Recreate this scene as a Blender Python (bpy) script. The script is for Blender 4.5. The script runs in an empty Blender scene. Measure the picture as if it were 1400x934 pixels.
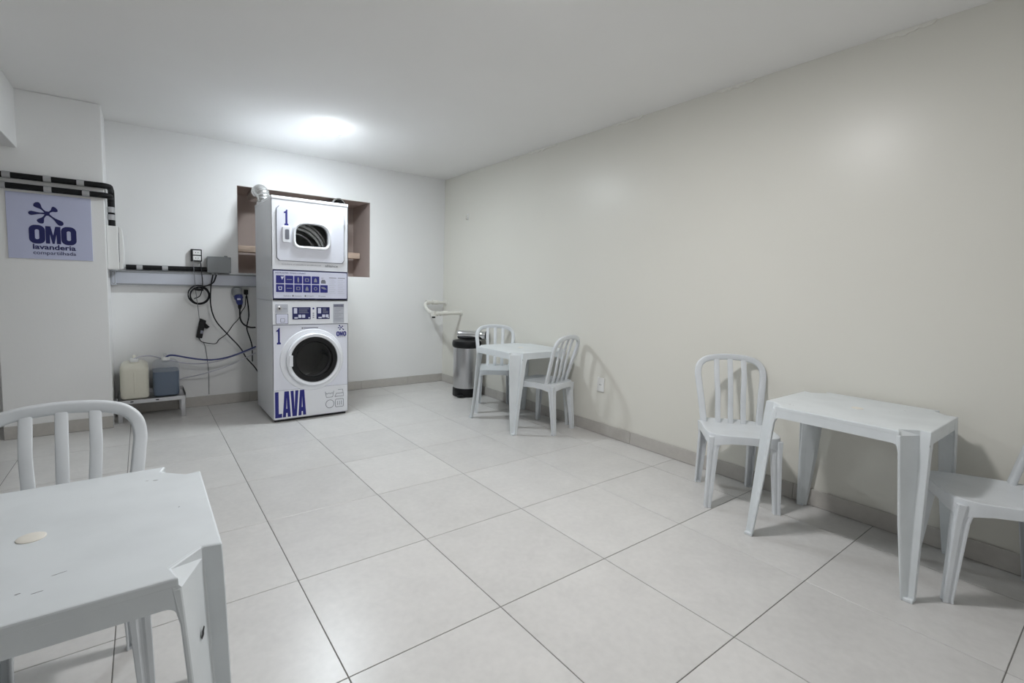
import bpy, bmesh, math, random
from mathutils import Vector, Matrix
random.seed(7)
PI = math.pi
S = bpy.context.scene
COL = S.collection

# ---------------------------------------------------------------- camera
# room frame: x = 0 right wall, y = 0 back wall, z = 0 floor (metres)
H = 2.588
CAM = Vector((-3.1668, -5.3982, 1.2294))
right = Vector((0.80950, -0.58656, 0.02552)); up = Vector((0.02823, 0.08231, 0.99621)); fwd = Vector((0.58644, 0.80571, -0.08319))
cd = bpy.data.cameras.new('camera'); cam = bpy.data.objects.new('camera', cd); COL.objects.link(cam)
M = Matrix.Identity(4)
for i in range(3):
    M[i][0] = right[i]; M[i][1] = up[i]; M[i][2] = -fwd[i]; M[i][3] = CAM[i]
cam.matrix_world = M
cd.sensor_width = 36; cd.sensor_fit = 'HORIZONTAL'; cd.lens = 36 * 653.83 / 1400
cd.shift_x = (700 - 669.82) / 1400; cd.shift_y = (448.7 - 467) / 1400
cd.clip_start = 0.02
S.camera = cam

# ---------------------------------------------------------------- world, exposure, lamps
w = bpy.data.worlds.new('world'); S.world = w; w.use_nodes = True
w.node_tree.nodes['Background'].inputs[0].default_value = (0.5, 0.5, 0.52, 1)
w.node_tree.nodes['Background'].inputs[1].default_value = 0.05
S.view_settings.view_transform = 'Standard'
S.view_settings.look = 'None'
S.view_settings.gamma = 1.0
S.view_settings.use_curve_mapping = False
S.view_settings.exposure = 2.16
LAMP_STRENGTH = 38.0
LAMPS = [(-1.80, -1.12), (-1.86, -3.92)]

# ---------------------------------------------------------------- materials
def lin(c):
    return tuple(((v / 255) / 12.92 if v / 255 <= .04045 else ((v / 255 + .055) / 1.055) ** 2.4) for v in c) + (1,)

def new_mat(name):
    m = bpy.data.materials.new(name); m.use_nodes = True
    return m, m.node_tree.nodes, m.node_tree.links, m.node_tree.nodes['Principled BSDF']

def mat(name, rgb, rough=.5, metal=0, spec=.5, var=.04, scale=12, bump=0.0, bscale=80, coat=0, emit=0, trans=0, alpha=1, stretch=None):
    """procedural: base colour with a little noise variation, optional fine relief"""
    m, N, L, b = new_mat(name)
    c = lin(rgb)
    tc = N.new('ShaderNodeTexCoord')
    src = tc.outputs['Object']
    if stretch:
        mp = N.new('ShaderNodeMapping'); mp.inputs['Scale'].default_value = stretch
        L.new(src, mp.inputs[0]); src = mp.outputs[0]
    n = N.new('ShaderNodeTexNoise'); n.inputs['Scale'].default_value = scale; n.inputs['Detail'].default_value = 4
    L.new(src, n.inputs['Vector'])
    mx = N.new('ShaderNodeMix'); mx.data_type = 'RGBA'
    mx.inputs[6].default_value = tuple(max(0, v * (1 - var)) for v in c[:3]) + (1,)
    mx.inputs[7].default_value = tuple(min(1, v * (1 + var)) for v in c[:3]) + (1,)
    L.new(n.outputs[0], mx.inputs[0]); L.new(mx.outputs[2], b.inputs['Base Color'])
    b.inputs['Roughness'].default_value = rough; b.inputs['Metallic'].default_value = metal
    b.inputs['Specular IOR Level'].default_value = spec; b.inputs['Coat Weight'].default_value = coat
    b.inputs['Transmission Weight'].default_value = trans; b.inputs['Alpha'].default_value = alpha
    if emit:
        b.inputs['Emission Color'].default_value = c; b.inputs['Emission Strength'].default_value = emit
    if bump:
        n2 = N.new('ShaderNodeTexNoise'); n2.inputs['Scale'].default_value = bscale; n2.inputs['Detail'].default_value = 3
        L.new(src, n2.inputs['Vector'])
        bp = N.new('ShaderNodeBump'); bp.inputs['Strength'].default_value = bump; bp.inputs['Distance'].default_value = .004
        L.new(n2.outputs[0], bp.inputs['Height']); L.new(bp.outputs[0], b.inputs['Normal'])
    return m

def tile_mat(name, rgb, rough):
    m, N, L, b = new_mat(name)
    c = lin(rgb)
    tc = N.new('ShaderNodeTexCoord'); oi = N.new('ShaderNodeObjectInfo')
    ad = N.new('ShaderNodeVectorMath'); ad.operation = 'MULTIPLY_ADD'
    ad.inputs[1].default_value = (1, 1, 1)
    cb = N.new('ShaderNodeCombineXYZ')
    mul = N.new('ShaderNodeMath'); mul.operation = 'MULTIPLY'; mul.inputs[1].default_value = 40
    L.new(oi.outputs['Random'], mul.inputs[0]); L.new(mul.outputs[0], cb.inputs[0]); L.new(mul.outputs[0], cb.inputs[1])
    L.new(tc.outputs['Object'], ad.inputs[0]); L.new(cb.outputs[0], ad.inputs[2])
    n1 = N.new('ShaderNodeTexNoise'); n1.inputs['Scale'].default_value = 5; n1.inputs['Detail'].default_value = 6; n1.inputs['Roughness'].default_value = .6
    n2 = N.new('ShaderNodeTexNoise'); n2.inputs['Scale'].default_value = 34; n2.inputs['Detail'].default_value = 5
    L.new(ad.outputs[0], n1.inputs['Vector']); L.new(ad.outputs[0], n2.inputs['Vector'])
    av = N.new('ShaderNodeMath'); av.operation = 'MULTIPLY_ADD'; av.inputs[1].default_value = .4
    L.new(n2.outputs[0], av.inputs[0])
    hm = N.new('ShaderNodeMath'); hm.operation = 'MULTIPLY'; hm.inputs[1].default_value = .6
    L.new(n1.outputs[0], hm.inputs[0]); L.new(hm.outputs[0], av.inputs[2])
    r = N.new('ShaderNodeValToRGB')
    r.color_ramp.elements[0].position = .3; r.color_ramp.elements[1].position = .7
    r.color_ramp.elements[0].color = tuple(v * .90 for v in c[:3]) + (1,)
    r.color_ramp.elements[1].color = tuple(min(1, v * 1.06) for v in c[:3]) + (1,)
    L.new(av.outputs[0], r.inputs[0])
    hv = N.new('ShaderNodeHueSaturation')
    mr = N.new('ShaderNodeMapRange'); mr.inputs[3].default_value = .96; mr.inputs[4].default_value = 1.04
    L.new(oi.outputs['Random'], mr.inputs[0]); L.new(mr.outputs[0], hv.inputs['Value'])
    L.new(r.outputs[0], hv.inputs['Color']); L.new(hv.outputs[0], b.inputs['Base Color'])
    b.inputs['Roughness'].default_value = rough
    return m

def worn_plastic(name, rgb, amount):
    """moulded plastic with grey smudges and a few dark scuffs"""
    m, N, L, b = new_mat(name)
    c = lin(rgb)
    tc = N.new('ShaderNodeTexCoord')
    n1 = N.new('ShaderNodeTexNoise'); n1.inputs['Scale'].default_value = 7; n1.inputs['Detail'].default_value = 6
    n2 = N.new('ShaderNodeTexNoise'); n2.inputs['Scale'].default_value = 17; n2.inputs['Detail'].default_value = 3
    mp = N.new('ShaderNodeMapping'); mp.inputs['Scale'].default_value = (1, 2.2, .8); mp.inputs['Rotation'].default_value = (.3, .2, .7)
    L.new(tc.outputs['Object'], n1.inputs['Vector']); L.new(tc.outputs['Object'], mp.inputs[0]); L.new(mp.outputs[0], n2.inputs['Vector'])
    r1 = N.new('ShaderNodeValToRGB')
    r1.color_ramp.elements[0].position = .3; r1.color_ramp.elements[1].position = .6
    r1.color_ramp.elements[0].color = tuple(v * .93 for v in c[:3]) + (1,); r1.color_ramp.elements[1].color = c
    L.new(n1.outputs[0], r1.inputs[0])
    r2 = N.new('ShaderNodeValToRGB')
    r2.color_ramp.elements[0].position = amount; r2.color_ramp.elements[1].position = amount + .02
    r2.color_ramp.elements[0].color = (0, 0, 0, 1); r2.color_ramp.elements[1].color = (1, 1, 1, 1)
    L.new(n2.outputs[0], r2.inputs[0])
    mx = N.new('ShaderNodeMix'); mx.data_type = 'RGBA'
    L.new(r2.outputs[0], mx.inputs[0]); L.new(r1.outputs[0], mx.inputs[6]); mx.inputs[7].default_value = (.12, .12, .12, 1)
    L.new(mx.outputs[2], b.inputs['Base Color'])
    b.inputs['Roughness'].default_value = .33
    return m

def glass_mat(name, rgb, clear=.6, rough=.05):
    """thin tinted pane: see-through with a glossy skin"""
    m, N, L, b = new_mat(name)
    b.inputs['Base Color'].default_value = lin(rgb); b.inputs['Roughness'].default_value = rough
    t = N.new('ShaderNodeBsdfTransparent'); mx = N.new('ShaderNodeMixShader'); mx.inputs[0].default_value = 1 - clear
    nz = N.new('ShaderNodeTexNoise'); nz.inputs['Scale'].default_value = 6
    rr = N.new('ShaderNodeMapRange'); rr.inputs[3].default_value = rough; rr.inputs[4].default_value = rough + .06
    L.new(nz.outputs[0], rr.inputs[0]); L.new(rr.outputs[0], b.inputs['Roughness'])
    L.new(t.outputs[0], mx.inputs[1]); L.new(b.outputs[0], mx.inputs[2])
    L.new(mx.outputs[0], N['Material Output'].inputs[0])
    return m

WHITE = mat('white_wall_paint', (240, 240, 239), .55, spec=.3, var=.015, scale=2.5, bump=.08, bscale=60)
CREAM = mat('cream_wall_paint', (226, 224, 215), .32, spec=.30, var=.015, scale=2, bump=.05, bscale=9)
CEIL = mat('ceiling_paint', (244, 243, 241), .8, spec=.2, var=.02, scale=2, bump=.06, bscale=40)
PLASTER = mat('rough_plaster', (232, 230, 222), .8, var=.06, scale=30, bump=.4, bscale=50)
NICHE = mat('bare_niche_plaster', (180, 165, 158), .85, var=.06, scale=9, bump=.3, bscale=40)
GROUT = mat('grey_grout', (120, 118, 114), .9, var=.08, scale=40)
TILE = tile_mat('porcelain_tile', (210, 208, 205), .30)
BASET = tile_mat('baseboard_tile', (192, 188, 182), .45)
PLASTIC = worn_plastic('white_chair_plastic', (222, 226, 229), .80)
TPLASTIC = worn_plastic('white_table_plastic', (222, 227, 229), .745)
CAPW = mat('cream_cap_plastic', (232, 228, 218), .5)
ENAMEL = mat('white_enamel', (243, 245, 250), .22, var=.01, coat=.2)
LILAC = mat('pale_lilac_enamel', (238, 240, 250), .3, var=.01)
SIDE = mat('grey_white_enamel', (234, 236, 240), .3, var=.015)
GAP = mat('dark_gap', (38, 38, 42), .7)
SEAM = mat('grey_seam', (122, 124, 134), .6)
NAVY = mat('navy_print', (34, 36, 128), .5, var=.03)
DNAVY = mat('dark_navy_print', (26, 30, 92), .5, var=.03)
PGREY = mat('grey_print', (150, 152, 165), .6)
PWHITE = mat('white_print', (226, 228, 245), .6)
SIGNM = mat('pale_lavender_panel', (196, 200, 226), .45, var=.015)
BLACK = mat('black_plastic', (16, 16, 18), .4, spec=.35, var=.05)
RUBBER = mat('black_rubber', (16, 16, 18), .6, spec=.3, var=.05)
CABLE = mat('black_cable', (22, 23, 28), .5, spec=.3)
GCABLE = mat('grey_wire', (120, 120, 124), .5)
BHOSE = mat('blue_hose', (52, 62, 120), .4)
CHOSE = mat('milky_hose', (196, 194, 204), .35)
STEEL = mat('brushed_steel', (196, 196, 198), .28, metal=1, var=.06, scale=60, stretch=(1, 1, .05))
CHROME = mat('polished_steel', (225, 226, 228), .10, metal=1, var=.03)
ALU = mat('aluminium_foil', (215, 215, 214), .25, metal=.95, var=.08, scale=40, bump=.5, bscale=70)
DRUM = mat('drum_steel', (205, 206, 202), .5, metal=0, var=.1, scale=20)
RIBM = mat('light_drum_rib', (196, 198, 196), .4, metal=.2)
DDRUM = mat('dark_drum', (84, 84, 86), .5, metal=.4, var=.1)
DGLASS = glass_mat('smoked_glass', (10, 11, 14), .50)
RGLASS = glass_mat('dark_glass', (14, 15, 18), .90)
GREYBOX = mat('grey_box_plastic', (140, 143, 144), .5)
TRAYM = mat('pale_grey_trunking', (196, 199, 208), .4)
CLAMP = mat('zinc_clamp', (178, 178, 180), .4, metal=.4)
PVC = mat('white_pvc', (228, 226, 218), .4, var=.04)
DARKHOLE = mat('dark_recess', (40, 40, 42), .8)
BLUEP = mat('blue_plug_plastic', (40, 50, 118), .4)
WPLATE = mat('white_plate_plastic', (236, 236, 234), .35, var=.01)
JUGC = mat('cream_jug_plastic', (224, 221, 206), .35, var=.03, scale=6)
JUGT = glass_mat('clear_jug_plastic', (200, 208, 220), .84, .22)
LIQUID = mat('blue_liquid', (70, 90, 114), .2, var=.05, scale=5)
WOOD = mat('pale_wood', (206, 184, 166), .6, var=.12, scale=8, stretch=(1, 8, 8))
LAMPRING = mat('frosted_lamp_rim', (244, 248, 255), .4, emit=1.5)
DIFF = mat('lamp_diffuser', (250, 250, 252), .5, var=0.0, emit=LAMP_STRENGTH * 1.25)
COOLDIFF = mat('cool_lamp_diffuser', (240, 249, 255), .5, var=0.0, emit=LAMP_STRENGTH * 1.1)

# ---------------------------------------------------------------- builders
class MB:
    def __init__(s): s.v = []; s.f = []
    def add(s, vs, fs):
        o = len(s.v); s.v += [tuple(p) for p in vs]; s.f += [tuple(i + o for i in f) for f in fs]; return s
    def box(s, x0, x1, y0, y1, z0, z1):
        v = [(x, y, z) for z in (z0, z1) for y in (y0, y1) for x in (x0, x1)]
        return s.add(v, [(0, 2, 3, 1), (4, 5, 7, 6), (0, 1, 5, 4), (2, 6, 7, 3), (0, 4, 6, 2), (1, 3, 7, 5)])
    def loft(s, rings, cap0=True, cap1=True, close=True):
        n = len(rings[0]); o = len(s.v)
        for r in rings: s.v += [tuple(p) for p in r]
        for k in range(len(rings) - 1):
            for i in range(n if close else n - 1):
                j = (i + 1) % n
                s.f.append((o + k * n + i, o + k * n + j, o + (k + 1) * n + j, o + (k + 1) * n + i))
        if cap0: s.f.append(tuple(o + i for i in range(n - 1, -1, -1)))
        if cap1: s.f.append(tuple(o + (len(rings) - 1) * n + i for i in range(n)))
        return s
    def prism(s, poly, z0, z1, axis='z'):
        def P(a, b, c): return (a, b, c) if axis == 'z' else ((a, c, b) if axis == 'y' else (c, a, b))
        return s.loft([[P(a, b, z0) for a, b in poly], [P(a, b, z1) for a, b in poly]])
    def lathe(s, prof, n=28, c=(0, 0, 0), axis='z', cap0=True, cap1=True):
        rings = []
        for r, h in prof:
            ring = []
            for i in range(n):
                a = 2 * PI * i / n; u, v = r * math.cos(a), r * math.sin(a)
                p = (u, v, h) if axis == 'z' else ((u, h, v) if axis == 'y' else (h, u, v))
                ring.append((p[0] + c[0], p[1] + c[1], p[2] + c[2]))
            rings.append(ring)
        return s.loft(rings, cap0, cap1)
    def tube(s, path, r, n=8, cap=True):
        P = [Vector(p) for p in path]
        t0 = (P[1] - P[0]).normalized()
        ref = min((Vector((1, 0, 0)), Vector((0, 1, 0)), Vector((0, 0, 1))), key=lambda a: abs(a.dot(t0)))
        rings = []
        for i, p in enumerate(P):
            t = (P[min(i + 1, len(P) - 1)] - P[max(i - 1, 0)])
            t = t.normalized() if t.length > 1e-9 else t0
            ref = (ref - ref.dot(t) * t).normalized(); q = t.cross(ref)
            rr = r(i / (len(P) - 1)) if callable(r) else r
            rings.append([p + rr * (math.cos(2 * PI * k / n) * ref + math.sin(2 * PI * k / n) * q) for k in range(n)])
        return s.loft(rings, cap, cap)
    def sweep(s, path, sec, ref, secs=None):
        """fixed section (a along ref-side, b along tangent x side)"""
        P = [Vector(p) for p in path]; rings = []
        for i, p in enumerate(P):
            t = (P[min(i + 1, len(P) - 1)] - P[max(i - 1, 0)]).normalized()
            a = Vector(ref); a = (a - a.dot(t) * t).normalized(); b = t.cross(a)
            k = secs(i / (len(P) - 1)) if secs else 1
            rings.append([p + u * k * a + v * k * b for u, v in sec])
        return s.loft(rings)
    def obj(s, name, m, parent=None, smooth=False, bevel=0, seg=2, angle=35):
        me = bpy.data.meshes.new(name)
        bm = bmesh.new()
        vs = [bm.verts.new(p) for p in s.v]
        for f in s.f:
            try: bm.faces.new([vs[i] for i in f])
            except ValueError: pass
        bmesh.ops.recalc_face_normals(bm, faces=bm.faces)
        if bevel:
            es = [e for e in bm.edges if len(e.link_faces) == 2 and e.calc_face_angle(0) > math.radians(angle)]
            bmesh.ops.bevel(bm, geom=es, offset=bevel, segments=seg, affect='EDGES', profile=.5, clamp_overlap=True)
        if smooth:
            for f in bm.faces: f.smooth = True
            for e in bm.edges:
                if len(e.link_faces) == 2 and e.calc_face_angle(0) > math.radians(40): e.smooth = False
        bm.to_mesh(me); bm.free()
        me.materials.append(m)
        return link(name, me, parent)

def link(name, data, parent=None):
    o = bpy.data.objects.new(name, data); COL.objects.link(o)
    if parent: o.parent = parent
    return o

def thing(name, label, cat, loc=(0, 0, 0), rz=0, group=None):
    o = link(name, None); o.location = loc; o.rotation_euler = (0, 0, rz); o.empty_display_size = .1
    return tag(o, label, cat, group)

def tag(o, label, cat, group=None):
    o['label'] = label; o['category'] = cat
    if group: o['group'] = group
    return o

def struct(o): o['kind'] = 'structure'; return o

def catmull(pts, n=6):
    P = [Vector(p) for p in pts]; P = [P[0] * 2 - P[1]] + P + [P[-1] * 2 - P[-2]]; out = []
    for i in range(1, len(P) - 2):
        for k in range(n):
            t = k / n; a, b, c, d = P[i - 1], P[i], P[i + 1], P[i + 2]
            out.append(.5 * ((2 * b) + (c - a) * t + (2 * a - 5 * b + 4 * c - d) * t * t + (3 * b - a - 3 * c + d) * t ** 3))
    out.append(P[-2]); return out

def rrect(x0, x1, z0, z1, r, n=5):
    p = []
    for cx, cz, a in ((x1 - r, z1 - r, 0), (x0 + r, z1 - r, 90), (x0 + r, z0 + r, 180), (x1 - r, z0 + r, 270)):
        for k in range(n + 1):
            t = math.radians(a + 90 * k / n); p.append((cx + r * math.cos(t), cz + r * math.sin(t)))
    return p

def ell(rx, ry, n=12): return [(rx * math.cos(2 * PI * i / n), ry * math.sin(2 * PI * i / n)) for i in range(n)]

def text(name, s, x0, x1, z0, z1, y, m, parent, bold=0.0, th=.0008):
    """flat lettering fitted to a box in the xz plane, facing -y"""
    cu = bpy.data.curves.new('font', 'FONT'); cu.body = s; cu.offset = bold; cu.resolution_u = 3
    t = bpy.data.objects.new('t', cu); me = bpy.data.meshes.new_from_object(t)
    bpy.data.objects.remove(t); bpy.data.curves.remove(cu)
    xs = [v.co.x for v in me.vertices]; ys = [v.co.y for v in me.vertices]
    ax, bx, ay, by = min(xs), max(xs), min(ys), max(ys)
    for v in me.vertices:
        v.co = (x0 + (v.co.x - ax) / (bx - ax) * (x1 - x0), y, z0 + (v.co.y - ay) / (by - ay) * (z1 - z0))
    me.name = name; me.materials.clear(); me.materials.append(m)
    bm = bmesh.new(); bm.from_mesh(me)
    ex = bmesh.ops.extrude_face_region(bm, geom=bm.faces[:])
    bmesh.ops.translate(bm, verts=[g for g in ex['geom'] if isinstance(g, bmesh.types.BMVert)], vec=(0, -th, 0))
    bmesh.ops.recalc_face_normals(bm, faces=bm.faces); bm.to_mesh(me); bm.free()
    return link(name, me, parent)

def decal(name, poly, y, m, parent, th=.001):
    return MB().prism(poly, y, y - th, 'y').obj(name, m, parent)

# ================================================================ THE ROOM
XL, YF = -6.2, -6.0            # left wall, wall behind the camera
CX0, CX1, CY = -4.035, -3.39, -.44   # column with the sign
# floor: grout bed and single tiles
floor = struct(MB().box(XL, 0, YF, 0.0, -.08, -.0025).obj('floor', GROUT))
T = .6; G = .0032; XO = -2.6762; YO = -4.0179
shared = MB().box(-T / 2 + G / 2, T / 2 - G / 2, -T / 2 + G / 2, T / 2 - G / 2, -.012, 0).obj('tile', TILE, floor, bevel=.0012, seg=1)
shared_me = shared.data; bpy.data.objects.remove(shared)
i0, i1 = math.floor((XL - XO) / T), math.ceil((0 - XO) / T); j0, j1 = math.floor((YF - YO) / T), math.ceil((0 - YO) / T)
for i in range(i0, i1):
    for j in range(j0, j1):
        x0, x1, y0, y1 = XO + i * T, XO + (i + 1) * T, YO + j * T, YO + (j + 1) * T
        cx0, cx1, cy0, cy1 = max(x0, XL), min(x1, 0), max(y0, YF), min(y1, 0)
        if cx1 - cx0 < .01 or cy1 - cy0 < .01: continue
        if (cx0, cx1, cy0, cy1) == (x0, x1, y0, y1):
            o = link('tile', shared_me, floor); o.location = ((x0 + x1) / 2, (y0 + y1) / 2, 0)
        else:
            mx, my = (cx0 + cx1) / 2, (cy0 + cy1) / 2
            a, b = (cx1 - cx0 - G) / 2, (cy1 - cy0 - G) / 2
            o = MB().box(-a, a, -b, b, -.012, 0).obj('tile', TILE, floor); o.location = (mx, my, 0)

ceiling = struct(MB().box(XL - .12, .12, YF - .12, .9, H, H + .1).obj('ceiling', CEIL))
wall_right = struct(MB().box(0, .12, YF, .12, -.08, H).obj('wall_right', CREAM))
# back wall with a deep opening behind the machines
NX0, NX1, NZ0, NZ1, ND = -2.38, -1.0, 1.32, 2.18, .55
wb = MB()
wb.box(XL, NX0, 0, .12, -.08, H).box(NX1, 0, 0, .12, -.08, H).box(NX0, NX1, 0, .12, -.08, NZ0).box(NX0, NX1, 0, .12, NZ1, H)
wall_back = struct(wb.obj('wall_back', WHITE))
nl = MB()
nl.box(NX0 - .05, NX0, .12, ND + .05, NZ0, NZ1).box(NX1, NX1 + .05, .12, ND + .05, NZ0, NZ1)
nl.box(NX0 - .05, NX1 + .05, .12, ND + .05, NZ0 - .05, NZ0).box(NX0 - .05, NX1 + .05, .12, ND + .05, NZ1, NZ1 + .05)
nl.box(NX0, NX1, ND, ND + .05, NZ0, NZ1)
nl.obj('niche_lining', NICHE, wall_back)
# thin bare edge of the opening, flush with the wall thickness
ne = MB()
e = .004
ne.box(NX0 - e + .004, NX0 + e, .002, .12, NZ0, NZ1).box(NX1 - e, NX1, .002, .12, NZ0, NZ1).box(NX0, NX1, .002, .12, NZ1 - e, NZ1)
ne.obj('niche_reveal', NICHE, wall_back)
tag(MB().box(NX0 + .006, NX1 - .006, .30, .42, 1.545, 1.615).obj('wooden_board', WOOD, bevel=.006),
    'pale wooden board spanning the wall opening behind the tumble dryer', 'board')
wall_left = struct(MB().box(XL - .12, XL, YF, .12, -.08, H).obj('wall_left', WHITE))
wall_front = struct(MB().box(XL - .12, .12, YF - .12, YF, -.08, H).obj('wall_front', WHITE))
struct(MB().box(CX0, CX1, CY, -.0005, 0, H - .0005).obj('wall_column', WHITE, bevel=.006, seg=2))
struct(MB().box(-4.25, -3.88, YF + .001, CY + .02, 2.165, H - .0005).obj('ceiling_beam', WHITE, bevel=.005))

# skirting of cut floor tiles
def skirting(name, p0, p1, n, off=0.0):
    """p0->p1 along the wall foot, n = inward normal"""
    p0, p1, n = Vector(p0), Vector(p1), Vector(n); d = (p1 - p0); L = d.length; d.normalize()
    root = struct(MB().box(0, L, 0, .006, 0, .096).obj(name, GROUT))
    ang = math.atan2(d.y, d.x); root.rotation_euler = (0, 0, ang); root.location = (p0.x, p0.y, 0)
    sgn = 1 if Vector((-d.y, d.x)).dot(n.to_2d()) > 0 else -1
    if sgn < 0:
        for v in root.data.vertices: v.co.y *= -1
    x = -off
    while x < L - .002:
        a, b = max(0, x) + .001, min(L, x + T) - .001
        if b - a > .01:
            m = MB().box(a, b, min(.004 * sgn, .011 * sgn), max(.004 * sgn, .011 * sgn), .002, .10)
            m.obj('tile', BASET, root, bevel=.0015, seg=1)
        x += T
skirting('baseboard_right', (0, 0, 0), (0, YF, 0), (-1, 0, 0), .58)
skirting('baseboard_back', (CX1, 0, 0), (-.011, 0, 0), (0, -1, 0), .11)
skirting('baseboard_column', (CX0, CY, 0), (CX1, CY, 0), (0, -1, 0), .3)
skirting('baseboard_left', (XL, 0, 0), (XL, YF, 0), (1, 0, 0), .2)

# ragged plaster left along the wall-ceiling joint
for k, (ya, yb) in enumerate(((-1.30, -1.48), (-1.62, -2.07), (-2.69, -2.99), (-3.57, -3.83), (-4.44, -4.68))):
    m = MB(); n = 14; top = []; bot = []
    for i in range(n + 1):
        y = ya + (yb - ya) * i / n; t = math.sin(PI * i / n) ** .4
        top.append((y, H + .001)); bot.append((y, H - .004 - t * random.uniform(.010, .026)))
    poly = top + bot[::-1]
    m.prism(poly, .002, -.010, 'x').obj('plaster_patch', PLASTER, wall_right, bevel=.003, seg=1)

# ================================================================ CEILING LIGHTS
lamp_labels = ['round white ceiling light over the stacked laundry machines', 'round white ceiling light over the middle of the room']
for (x, y), lb, dm_ in zip(LAMPS, lamp_labels, (COOLDIFF, DIFF)):
    t = thing('ceiling_light', lb, 'ceiling light', (x, y, H), group='round ceiling lights')
    MB().lathe([(.130, 0), (.138, -.002), (.139, -.022), (.131, -.0245)], 40).obj('rim', LAMPRING, t, smooth=True)
    MB().lathe([(.130, -.020), (.1305, -.0245), (.124, -.029), (.08, -.033), (.02, -.034)], 40).obj('diffuser', dm_, t, smooth=True)

# ================================================================ PLASTIC CHAIRS
def leg_ring(cx, cy, z, w, d, sx, sy):
    """channel section: smooth outside, shallow groove outside, open towards the middle of the chair"""
    h, k = w / 2, d / 2
    P = [(-h, -k), (-h * .32, -k), (-h * .2, -k + .0035), (h * .2, -k + .0035), (h * .32, -k), (h, -k), (h, -k * .05), (h - .006, k * .08), (h - .006, k * .5), (h, k * .62), (h, k), (h * .62, k), (h * .45, -k * .1), (-h * .45, -k * .1), (-h * .62, k), (-h, k)]
    return [(cx + sx * a, cy + sy * b, z) for a, b in P]

def make_chair():
    root = link('plastic_chair', None); root.empty_display_size = .1
    # seat shell: rounded square, dished, with a skirt
    def outline(f, n=48):
        out = []
        for i in range(n):
            a = 2 * PI * i / n; c, s_ = math.cos(a), math.sin(a)
            e = 2 / 4.2
            x = math.copysign(abs(c) ** e, c); y = math.copysign(abs(s_) ** e, s_)
            wx = .205 - .022 * (y + 1) / 2
            out.append((x * wx * f, (y * .205 - .005) * f + 0))
        return out
    m = MB(); rings = []
    def skirt_bottom(x, y, base, arch):
        # skirt is deep at the legs and arched between them
        t = min(abs(abs(x) - abs(y)) / .16, 1)
        return base - arch * (1 - t) ** 1.6
    for f, z in ((.02, .424), (.35, .4245), (.7, .427), (.9, .431), (.965, .4335), (.992, .431), (1.0, .425)):
        rings.append([(x, y, z) for x, y in outline(f)])
    rings.append([(x, y, skirt_bottom(x, y, .388, .03)) for x, y in outline(1.005)])
    rings.append([(x, y, skirt_bottom(x, y, .388, .03)) for x, y in outline(.975)])
    rings.append([(x, y, .412) for x, y in outline(.95)])
    rings.append([(x, y, .412) for x, y in outline(.02)])
    m.loft(rings).obj('seat', PLASTIC, root, smooth=True)
    for sx in (-1, 1):
        for front in (1, 0):
            if front:
                R = [leg_ring(sx * .158, -.160, .414, .068, .058, sx, 1), leg_ring(sx * .166, -.170, .34, .050, .046, sx, 1),
                     leg_ring(sx * .182, -.190, .012, .034, .032, sx, 1), leg_ring(sx * .182, -.190, .0, .036, .034, sx, 1)]
            else:
                R = [leg_ring(sx * .146, .158, .414, .066, .056, sx, -1), leg_ring(sx * .146, .163, .34, .050, .046, sx, -1),
                     leg_ring(sx * .152, .196, .012, .034, .032, sx, -1), leg_ring(sx * .152, .196, .0, .036, .034, sx, -1)]
            leg = MB().loft(R).obj('leg', PLASTIC, root, bevel=.002, seg=1, angle=50)
            fx, fy = (.182, -.190) if front else (.152, .196)
            MB().box(sx * fx - .012, sx * fx + .012, fy - .012, fy + .012, 0, .010).obj('foot_plug', PLASTIC, leg)
    # hooped back frame
    def lean(z): return .105 + .120 * max(0, (z - .41) / .42) ** 1.05
    half = [(.160, .41), (.165, .48), (.176, .58), (.188, .68), (.192, .725), (.183, .772), (.150, .806), (.10, .822), (.05, .828), (0, .830)]
    pts = [(-x, lean(z), z) for x, z in half] + [(x, lean(z), z) for x, z in half[-2::-1]]
    path = catmull(pts, 4)
    sec = rrect(-.012, .012, -.019, .019, .008, 3)
    MB().sweep(path, sec, (0, 1, 0)).obj('back_frame', PLASTIC, root, smooth=True)
    ssec = rrect(-.006, .006, -.016, .016, .005, 2)
    for x0, x1 in ((-.074, -.080), (0, 0), (.074, .080)):
        zt = .824 - abs(x1) * .10
        pp = [(x0, .112, .41), (x0, .138, .50), (x0 * 1.01, .156, .60), (x1, .180, .70), (x1, .202, .77), (x1, lean(zt) - .002, zt)]
        MB().sweep(catmull(pp, 4), ssec, (0, 1, 0)).obj('back_slat', PLASTIC, root, smooth=True)
    return root

def copy_tree(o, parent=None):
    c = o.copy(); COL.objects.link(c); c.parent = parent
    for ch in list(o.children): copy_tree(ch, c)
    return c

chair0 = make_chair()
chairs = [
    ((-3.370, -3.690), 2, 'white plastic chair with hooped slatted back behind the large scuffed table'),
    ((-.290, -3.995), -47.4, 'white plastic chair turned away from the long cream wall beside the scuffed-leg table, back to the wall'),
    ((-.285, -5.087), 209, 'white plastic chair pushed up to the wall table with its back away from the machines'),
    ((-.275, -1.530), -35, 'white plastic chair between the steel bin and the table beside it'),
    ((-.285, -2.300), 194.8, 'white plastic chair nearest the wall socket, facing the table by the bin'),
]
chairs[1] = (chairs[1][0], chairs[1][1], 'white plastic chair standing askew with its back towards the cream wall, facing into the room')
for k, ((x, y), a, lb) in enumerate(chairs):
    c = chair0 if k == 0 else copy_tree(chair0)
    c.location = (x, y, 0); c.rotation_euler = (0, 0, math.radians(a))
    tag(c, lb, 'chair', 'white plastic bistro chairs')

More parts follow.
